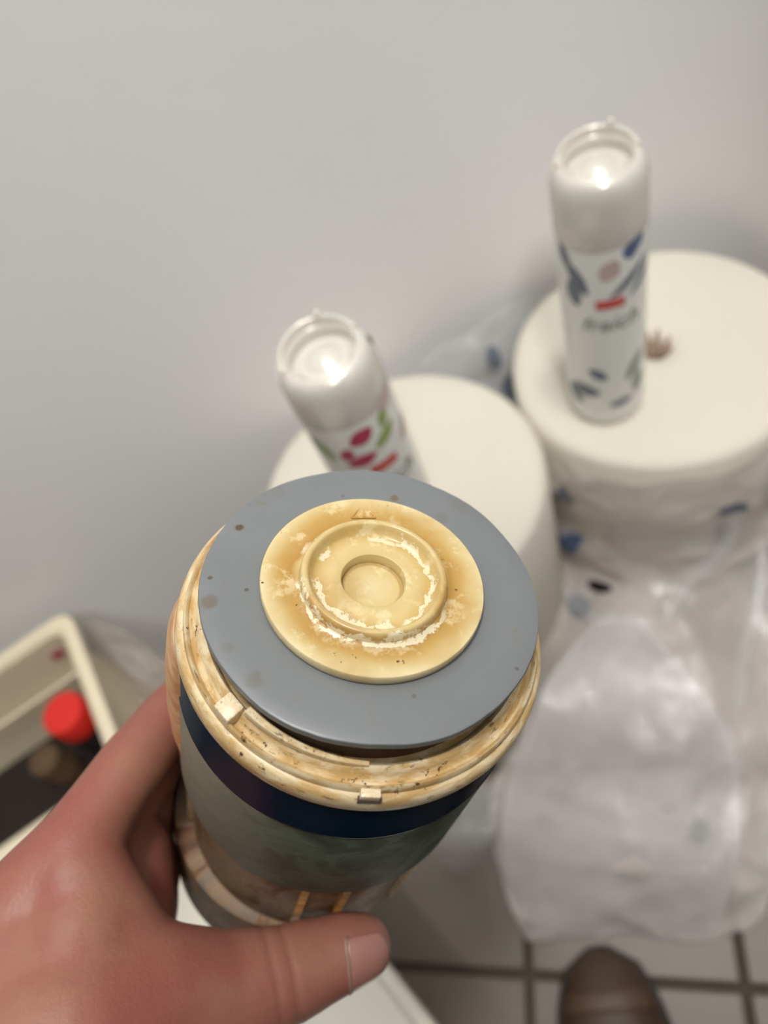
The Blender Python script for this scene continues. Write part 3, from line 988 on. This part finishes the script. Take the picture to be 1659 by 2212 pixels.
pinkp = [('flower_print', 'pink', 0.124, -0.006, 0.017, 0.012, 60), ('flower_print', 'pink', 0.104, -0.011, 0.020, 0.010, 75), ('flower_print', 'pink', 0.112, -0.018, 0.012, 0.009, 20),
         ('leaf_print', 'green', 0.128, 0.011, 0.016, 0.008, 20), ('leaf_print', 'green', 0.114, 0.008, 0.020, 0.009, 60), ('leaf_print', 'green', 0.116, -0.032, 0.022, 0.008, 150), ('flower_print', 'blush', 0.136, 0.018, 0.018, 0.012, 60), ('flower_print', 'blush', 0.100, 0.026, 0.018, 0.010, 60),
         ('flower_print', 'pink', 0.030, -0.010, 0.018, 0.011, 130), ('leaf_print', 'green', 0.022, 0.014, 0.022, 0.009, 40)]
spray_can((b2t.x, b2t.y, RH + 0.002), face2 + 0.20, 'white spray can with pink flower print, partly hidden behind the gasket', pinkp, True, 0.010)

# ------------------------------------------------------------------ cream bin with the red-capped bottle
BZ = 0.20                                   # rim height
ba = math.radians(9.5)
bx, by = Vector((math.cos(ba), math.sin(ba), 0)), Vector((-math.sin(ba), math.cos(ba), 0))
bc = at(146, 1312, BZ)                      # outer back right corner of the rim
BW, BD, RW = 0.42, 0.185, 0.014
bmid = bc - bx * (BW / 2) - by * (BD / 2)
bn = tag(empty('storage_bin', T(bmid.x, bmid.y, 0, ba)), 'open cream plastic bin on the left, holding the red-capped bottle', 'bin')


def rrect(w_, d_, r_, z, n_=5):
    out = []
    for cx, cy, a0 in ((w_ / 2 - r_, d_ / 2 - r_, 0), (-w_ / 2 + r_, d_ / 2 - r_, 90), (-w_ / 2 + r_, -d_ / 2 + r_, 180), (w_ / 2 - r_, -d_ / 2 + r_, 270)):
        for i in range(n_ + 1):
            a = math.radians(a0 + 90 * i / n_)
            out.append((cx + r_ * math.cos(a), cy + r_ * math.sin(a), z))
    return out


def loft(rows, cap0=True, cap1=True):
    bm = bmesh.new()
    R0 = [[bm.verts.new(p) for p in row] for row in rows]
    n_ = len(R0[0])
    for a, b in zip(R0[:-1], R0[1:]):
        for i in range(n_):
            j = (i + 1) % n_
            bm.faces.new((a[i], a[j], b[j], b[i]))
    if cap0: bm.faces.new(R0[0][::-1])
    if cap1: bm.faces.new(R0[-1])
    bmesh.ops.recalc_face_normals(bm, faces=bm.faces)
    return smooth(bm, 0.7)


tp = 0.012
BB = 0.066                                   # level of the dark bottom inside
obj('shell', loft([rrect(BW - 2 * tp, BD - 2 * tp, 0.015, 0), rrect(BW - 0.024, BD - 0.024, 0.015, BZ - 0.004), rrect(BW - 0.030, BD - 0.030, 0.013, BZ - 0.004), rrect(BW - 2 * tp - 0.006, BD - 2 * tp - 0.006, 0.012, 0.005)]), M['bin'], bn, Matrix.Identity(4))
obj('bottom', loft([rrect(BW - 2 * tp - 0.008, BD - 2 * tp - 0.008, 0.012, 0.0052), rrect(BW - 0.034, BD - 0.034, 0.012, BB)]), M['bin_floor'], bn, Matrix.Identity(4))
obj('rim', loft([rrect(BW - 0.026, BD - 0.026, 0.013, BZ - 0.010), rrect(BW - 0.004, BD - 0.004, 0.017, BZ - 0.010), rrect(BW, BD, 0.018, BZ - 0.007), rrect(BW - 0.001, BD - 0.001, 0.018, BZ - 0.001), rrect(BW - 0.006, BD - 0.006, 0.016, BZ + 0.0005),
                 rrect(BW - 0.022, BD - 0.022, 0.014, BZ + 0.0005), rrect(BW - 0.027, BD - 0.027, 0.013, BZ - 0.002), rrect(BW - 0.030, BD - 0.030, 0.012, BZ - 0.010), rrect(BW - 0.026, BD - 0.026, 0.013, BZ - 0.010)], False, False), M['bin'], bn, Matrix.Identity(4))
bm = bmesh.new()
box(bm, (0, BD / 2 - 0.021, BZ - 0.065), (BW - 0.07, 0.004, 0.006), None, 0.0015)
obj('stiffening_rib', smooth(bm, 0.5), M['bin'], bn, Matrix.Identity(4))
bm = bmesh.new()                            # faint dark red sticker on the inside of the back wall
box(bm, (BW / 2 - 0.036, BD / 2 - 0.0175, BZ - 0.028), (0.012, 0.0008, 0.010), None, 0.0002, 1)
obj('sticker', bm, M['pink'], bn, Matrix.Identity(4))

capz = 0.165
pc = at(133, 1538, capz + 0.012)
bt = tag(empty('bottle', T(pc.x, pc.y, BB)), 'black bottle with a bright red screw cap standing in the cream bin', 'bottle')
bodyz = capz - BB
obj('bottle_body', lathe([(0.0, 0.0), (0.019, 0.0), (0.021, 0.003), (0.021, bodyz - 0.045), (0.019, bodyz - 0.030), (0.012, bodyz - 0.018), (0.0115, bodyz - 0.002), (0, bodyz - 0.002)], 40), M['black'], bt, Matrix.Identity(4))


def capwob(r_, z_, a):
    return (r_ + (0.0004 * math.cos(a * 30) if r_ > 0.0195 else 0), z_)


obj('cap', lathe([(0.012, bodyz - 0.016), (0.0200, bodyz - 0.016), (0.0204, bodyz - 0.014), (0.0202, bodyz + 0.009), (0.0188, bodyz + 0.0115), (0.016, bodyz + 0.012), (0.0, bodyz + 0.0118)], 120, wob=capwob), M['redcap'], bt, Matrix.Identity(4))
pj = at(92, 1640, BB + 0.05)
jar = tag(empty('small_jar', T(pj.x, pj.y, BB)), 'small beige-lidded jar beside the red-capped bottle in the bin', 'jar')
obj('jar_body', lathe([(0, 0), (0.015, 0), (0.016, 0.003), (0.016, 0.030), (0.014, 0.034), (0, 0.034)], 32), M['tape'], jar, Matrix.Identity(4))
obj('lid', lathe([(0.013, 0.033), (0.0155, 0.033), (0.0158, 0.047), (0.0147, 0.049), (0.0115, 0.0485), (0.0108, 0.0465), (0, 0.0465)], 40), M['tape'], jar, Matrix.Identity(4))

# ------------------------------------------------------------------ white lidded box under the hand
LZ = 0.16
ea, eb = at(805, 2090, LZ), at(900, 2212, LZ)
ld = (eb - ea).normalized()                 # right edge, towards the viewer
la = math.atan2(ld.y, ld.x) + PI / 2        # local x points to the right side
lx, ly = Vector((math.cos(la), math.sin(la), 0)), Vector((-math.sin(la), math.cos(la), 0))
LW, LD_ = 0.26, 0.40
lc = ea - lx * (LW / 2) + ly * 0.16 - ly * (LD_ / 2)
lb = tag(empty('lidded_box', T(lc.x, lc.y, 0, la)), 'white plastic box with a flat lid on the floor under the hand', 'box')
obj('tub', loft([rrect(LW - 0.05, LD_ - 0.05, 0.02, 0), rrect(LW - 0.012, LD_ - 0.012, 0.025, LZ - 0.02)]), M['lid'], lb, Matrix.Identity(4))
obj('lid', loft([rrect(LW + 0.008, LD_ + 0.008, 0.03, LZ - 0.022), rrect(LW + 0.014, LD_ + 0.014, 0.032, LZ - 0.020), rrect(LW + 0.014, LD_ + 0.014, 0.032, LZ - 0.010), rrect(LW + 0.010, LD_ + 0.010, 0.03, LZ - 0.008), rrect(LW - 0.002, LD_ - 0.002, 0.028, LZ - 0.006), rrect(LW - 0.006, LD_ - 0.006, 0.026, LZ - 0.001), rrect(LW - 0.010, LD_ - 0.010, 0.025, LZ)]), M['lid'], lb, Matrix.Identity(4))


# ------------------------------------------------------------------ plastic wrap
def bspl(P, t):
    """Catmull-Rom through a list of points"""
    n_ = len(P) - 1
    x = min(max(t, 0), 0.99999) * n_
    i = int(x); f = x - i
    p0, p1, p2, p3 = P[max(i - 1, 0)], P[i], P[i + 1], P[min(i + 2, n_)]
    return 0.5 * ((2 * p1) + (p2 - p0) * f + (2 * p0 - 5 * p1 + 4 * p2 - p3) * f * f + (3 * p1 - p0 - 3 * p2 + p3) * f ** 3)


def sheet(rows, amp, fs, seed):
    def base_(u, v):
        return bspl([bspl(rw, u) for rw in rows], v)

    def fn(u, v, off=0.0):
        p = base_(u, v)
        e = 0.01
        n_ = (base_(u + e, v) - base_(u - e, v)).cross(base_(u, v + e) - base_(u, v - e))
        if n_.length < 1e-12: n_ = Vector((0, 0, 1))
        n_.normalize()
        if n_.z < 0: n_ = -n_
        q = p * fs + Vector((seed, 0, 0))
        d_ = 0
        for o_ in range(3):                 # sharp creases
            k = 2.1 ** o_
            d_ += (0.5 - abs(noise.noise(q * k + Vector((0, seed, o_))))) / k
        p = p + n_ * (amp * (d_ - 0.3) + off)
        p.z = max(p.z, 0.0015 + off + 0.001 * (0.5 + 0.5 * noise.noise(q * 3)))
        return p
    return fn


def rowz(z, *px): return [at(a, b, z) for a, b in px]


R1C = Vector((0.258, 0.376, 0))


def round1(rad, *az): return [R1C + Vector((rad * math.cos(math.radians(a)), rad * math.sin(math.radians(a)), z)) for a, z in az]


main_rows = [
    round1(0.1235, (172, .250), (205, .252), (238, .254), (270, .253), (315, .250)),
    round1(0.128, (176, .20), (206, .20), (238, .205), (270, .20), (312, .20)),
    round1(0.134, (182, .075), (208, .085), (238, .10), (268, .10), (308, .09)),
    [at(1130, 1560, .06), at(1250, 1540, .085), at(1400, 1530, .10), at(1550, 1560, .085), at(1720, 1540, .08)],
    [at(1070, 1690, .04), at(1230, 1700, .06), at(1400, 1700, .075), at(1560, 1720, .06), at(1700, 1700, .05)],
    [at(1066, 1850, .02), at(1230, 1860, .04), at(1400, 1870, .05), at(1560, 1880, .04), at(1670, 1880, .02)],
    [at(1140, 2032, .003), at(1240, 2018, .004), at(1400, 2008, .004), at(1520, 2028, .004), at(1630, 1990, .003)],
]
mainf = sheet(main_rows, 0.016, 9.0, 3.3)
wrap = obj('plastic_wrap', grid(lambda u, v: mainf(u, v), 110, 150), M['film'])
tag(wrap, 'large crumpled milky plastic wrap spread from the right paper roll over the tiles', 'plastic wrap')


def print_patch(fn, u0, v0, du, dv, mk, parent, off=0.0012):
    def pf(u, v):
        # square to disc
        x, y = u * 2 - 1, v * 2 - 1
        X, Y = x * math.sqrt(1 - y * y / 2), y * math.sqrt(1 - x * x / 2)
        return fn(u0 + du * X, v0 + dv * Y, off)
    return obj('blue_print', grid(pf, 12, 12), M[mk], parent, Matrix.Identity(4))





UVG = {}


def uv_at(fn, px, py):                      # where on a sheet the photo shows a mark
    if fn not in UVG:
        UVG[fn] = []
        for i in range(61):
            for j in range(61):
                v = fn(i / 60, j / 60) - EYE
                q = RT * v.x + FWD * v.y + UP * v.z
                UVG[fn].append((q.x / q.z * F + CX, q.y / q.z * F + CY, i / 60, j / 60))
    return min(UVG[fn], key=lambda g: (g[0] - px) ** 2 + (g[1] - py) ** 2)[2:]


for px, py, du, dv, mk in ((1240, 1140, 0.04, 0.028, 'blue'), (1222, 1070, 0.03, 0.03, 'slate'), (1580, 1105, 0.035, 0.022, 'slate'), (1560, 1145, 0.02, 0.018, 'blue'), (1300, 1262, 0.045, 0.010, 'black'), (1255, 1300, 0.05, 0.014, 'slate'), (1505, 1800, 0.03, 0.03, 'greyprint'), (1510, 1715, 0.014, 0.024, 'blush')):
    u_, v_ = uv_at(mainf, px, py)
    print_patch(mainf, u_, v_, du, dv, mk, wrap)

lobe_rows = [rowz(.110, (1280, 1352), (1336, 1330), (1400, 1352)), rowz(.130, (1195, 1450), (1340, 1410), (1480, 1450)), rowz(.122, (1150, 1560), (1340, 1550), (1570, 1570)), rowz(.088, (1100, 1690), (1330, 1700), (1600, 1700)),
             rowz(.062, (1085, 1840), (1330, 1850), (1590, 1860)), rowz(.016, (1150, 2010), (1340, 2000), (1540, 2010))]
f5 = sheet(lobe_rows, 0.008, 9.0, 15.2)
o = obj('plastic_wrap', grid(lambda u, v: f5(u, v), 60, 60), M['film2'])
tag(o, 'rounded whiter fold of plastic lying on the large milky wrap', 'plastic wrap')

for fold in ([(1590, 1105), (1545, 1175), (1490, 1260), (1430, 1345)], [(1640, 1180), (1625, 1300), (1608, 1420), (1600, 1540)], [(1215, 1260), (1250, 1300), (1300, 1330), (1340, 1340)]):
    bm = bmesh.new()                        # raised creases of the wrap
    pts_ = []
    for a, b in fold:
        u_, v_ = uv_at(mainf, a, b)
        pts_.append(mainf(u_, v_, 0.001))
    N_ = 28
    prev = None
    for i in range(N_ + 1):
        p = bspl(pts_, i / N_)
        q = bspl(pts_, min(1, i / N_ + 0.02)) - bspl(pts_, max(0, i / N_ - 0.02))
        sd_ = q.cross(Vector((0, 0, 1))).normalized(); up_ = sd_.cross(q).normalized()
        rr = 0.0085 * math.sin(PI * (0.04 + 0.92 * i / N_)) ** 0.7 * (1 + 0.3 * noise.noise(p * 45))
        cur = [bm.verts.new(p + sd_ * (rr * math.cos(a)) + up_ * (0.55 * rr * math.sin(a))) for a in [2 * PI * k / 12 for k in range(12)]]
        if prev:
            for k in range(12): bm.faces.new((prev[k], prev[(k + 1) % 12], cur[(k + 1) % 12], cur[k]))
        prev = cur
    bmesh.ops.recalc_face_normals(bm, faces=bm.faces)
    obj('fold', smooth(bm), M['clear'], wrap, Matrix.Identity(4))

# cream paper folded under the wrap
bm = bmesh.new()
pf = at(1385, 1760, 0.03)
for k in range(3):
    box(bm, (0.004 * k, 0.003 * k, 0.006 + 0.010 * k), (0.11 - 0.012 * k, 0.085 - 0.01 * k, 0.009), Matrix.Rotation(0.06 * k, 3, 'Z'), 0.003)
o = obj('folded_paper', smooth(bm, 0.6), M['paper'])
o.matrix_world = T(pf.x, pf.y, 0.0, -0.5)
tag(o, 'folded cream paper seen through the milky plastic wrap', 'paper')

# torn edge of the wrap standing up between the rolls and the wall
def wallpt(x, z, d): return Vector((WA.x, WA.y, 0)) + wd * ((x - WA.x) / wd.x) + wn * d + Vector((0, 0, z))


XS = (0.060, 0.105, 0.140, 0.175, 0.225)
rows = [[wallpt(x, z + 0.006 * (k % 2), 0.006 + 0.003 * (k % 2)) for k, (x, z) in enumerate(zip(XS, (0.235, 0.250, 0.252, 0.256, 0.25)))],
        [wallpt(x, 0.215, dd) for x, dd in zip(XS, (0.012, 0.022, 0.030, 0.026, 0.012))],
        [wallpt(x, 0.150, dd) for x, dd in zip(XS, (0.014, 0.030, 0.045, 0.034, 0.014))],
        [wallpt(x, 0.040, dd) for x, dd in zip(XS, (0.014, 0.030, 0.050, 0.034, 0.014))]]
f2 = sheet(rows, 0.006, 24.0, 8.1)
o = obj('plastic_wrap', grid(lambda u, v: f2(u, v), 60, 50), M['clear'])
tag(o, 'torn plastic film with blue print standing between the wall and the two rolls', 'plastic wrap')
print_patch(f2, 0.60, 0.26, 0.05, 0.07, 'slate', o)
print_patch(f2, 0.82, 0.30, 0.05, 0.08, 'slate', o)
print_patch(f2, 0.66, 0.48, 0.08, 0.07, 'slate', o)

# film hanging beside the bin
rows = [rowz(.19, (165, 1318), (235, 1352), (310, 1392), (392, 1436)), rowz(.15, (185, 1370), (250, 1400), (320, 1440), (400, 1490)), rowz(.10, (215, 1440), (275, 1480), (340, 1520), (410, 1560)), rowz(.05, (270, 1560), (320, 1590), (380, 1620), (430, 1650))]
f3 = sheet(rows, 0.008, 16.0, 12.7)
o = obj('plastic_wrap', grid(lambda u, v: f3(u, v), 50, 40), M['film'])
tag(o, 'plastic film hanging beside the right side of the cream bin', 'plastic wrap')

# crumpled clear film between canister and wrap
rows = [rowz(.05, (930, 1700), (1010, 1690), (1090, 1690)), rowz(.075, (925, 1790), (990, 1790), (1070, 1790)), rowz(.05, (930, 1850), (985, 1870), (1050, 1850)), rowz(.003, (950, 1890), (990, 1905), (1040, 1885))]
f4 = sheet(rows, 0.003, 14.0, 5.9)
o = obj('plastic_wrap', grid(lambda u, v: f4(u, v), 40, 40), M['clear'])
tag(o, 'small shiny bulge of clear plastic on the floor right of the canister', 'plastic wrap')

# ------------------------------------------------------------------ shoe
toe, back = at(1288, 2046, 0.05), at(1380, 2500, 0.05)
sd = (back - toe); sd.z = 0; sd.normalize()
sm = Matrix(((sd.x, -sd.y, 0, toe.x), (sd.y, sd.x, 0, toe.y), (0, 0, 1, 0), (0, 0, 0, 1)))
sh = tag(empty('shoe', sm), 'brown leather shoe at the bottom edge, pointing at the plastic wrap', 'shoe')
SL = 0.285


def half_w(t):
    pts_ = [(0, 0.004), (0.02, 0.018), (0.06, 0.029), (0.14, 0.037), (0.28, 0.045), (0.42, 0.043), (0.6, 0.034), (0.8, 0.034), (0.93, 0.029), (1.0, 0.012)]
    for (a, b), (c_, d_) in zip(pts_[:-1], pts_[1:]):
        if t <= c_: return b + (d_ - b) * (t - a) / (c_ - a)
    return 0.012


def top_h(t):
    pts_ = [(0, 0.030), (0.03, 0.043), (0.10, 0.052), (0.25, 0.060), (0.40, 0.078), (0.55, 0.088), (0.75, 0.090), (1.0, 0.088)]
    for (a, b), (c_, d_) in zip(pts_[:-1], pts_[1:]):
        if t <= c_: return b + (d_ - b) * (t - a) / (c_ - a)
    return 0.088


rows = []
for i in range(41):
    t = (i / 40) ** 1.3
    hw, th = half_w(t), top_h(t)
    row = []
    for j in range(25):
        a = PI * j / 24
        x_ = math.cos(a); z_ = math.sin(a)
        row.append((t * SL, hw * (abs(x_) ** 0.75) * (1 if x_ > 0 else -1), 0.012 + (th - 0.012) * z_ ** 0.7))
    rows.append(row)
bm = bmesh.new()
R0 = [[bm.verts.new(p) for p in row] for row in rows]
for i in range(40):
    tmid = ((i + 0.5) / 40) ** 1.3
    for j in range(24):
        if tmid > 0.42 and 8 <= j <= 15: continue      # foot opening
        bm.faces.new((R0[i][j], R0[i + 1][j], R0[i + 1][j + 1], R0[i][j + 1]))
bm.faces.new(R0[0]); bm.faces.new(R0[-1][::-1])
bmesh.ops.recalc_face_normals(bm, faces=bm.faces)
obj('upper', smooth(bm, 1.0), M['shoe'], sh, Matrix.Identity(4))
out = [(t * SL - 0.003 * (1 - t), s * (half_w(t) + 0.004)) for s, ts in ((1, [k / 20 for k in range(21)]), (-1, [1 - k / 20 for k in range(21)])) for t in ts]
obj('sole', loft([[(x_, y_, 0.0) for x_, y_ in out], [(x_, y_, 0.012) for x_, y_ in out], [(x_ + 0.001, y_ * 0.97, 0.015) for x_, y_ in out]]), M['sole'], sh, Matrix.Identity(4))


def strap(u, v):
    t = 0.10 + 0.05 * v
    a = PI * (0.12 + 0.76 * u)
    hw, th = half_w(t) + 0.001, top_h(t) + 0.001
    x_, z_ = math.cos(a), math.sin(a)
    return Vector((t * SL, hw * (abs(x_) ** 0.75) * (1 if x_ > 0 else -1), 0.012 + (th - 0.012) * z_ ** 0.7))


obj('toe_band', grid(strap, 24, 4, 0.001), M['shoe2'], sh, Matrix.Identity(4))


def tongue(u, v):
    t = 0.26 + 0.22 * v
    a = PI * (0.36 + 0.28 * u)
    hw, th = half_w(t) + 0.001, top_h(t) + 0.0015
    x_, z_ = math.cos(a), math.sin(a)
    return Vector((t * SL, hw * (abs(x_) ** 0.75) * (1 if x_ > 0 else -1), 0.012 + (th - 0.012) * z_ ** 0.7))


obj('tongue', grid(tongue, 12, 8, 0.0012), M['sock'], sh, Matrix.Identity(4))
for k in range(4):
    t = 0.285 + 0.045 * k
    bm = bmesh.new()
    pr = None
    for i in range(9):
        a = PI * (0.33 + 0.34 * i / 8)
        hw, th = half_w(t) + 0.003, top_h(t) + 0.004
        x_, z_ = math.cos(a), math.sin(a)
        p = Vector((t * SL, hw * (abs(x_) ** 0.75) * (1 if x_ > 0 else -1), 0.012 + (th - 0.012) * z_ ** 0.7))
        if pr: capsule(bm, pr, p, 0.0018, 0.0018, 8, 2)
        pr = p
    obj('lace', smooth(bm), M['sole'], sh, Matrix.Identity(4))
bm = bmesh.new()
capsule(bm, (0.74 * SL, 0, 0.045), (0.62 * SL, 0, 0.05), 0.028, 0.027, 20, 6)
obj('sock', smooth(bm), M['sock'], sh, Matrix.Identity(4))
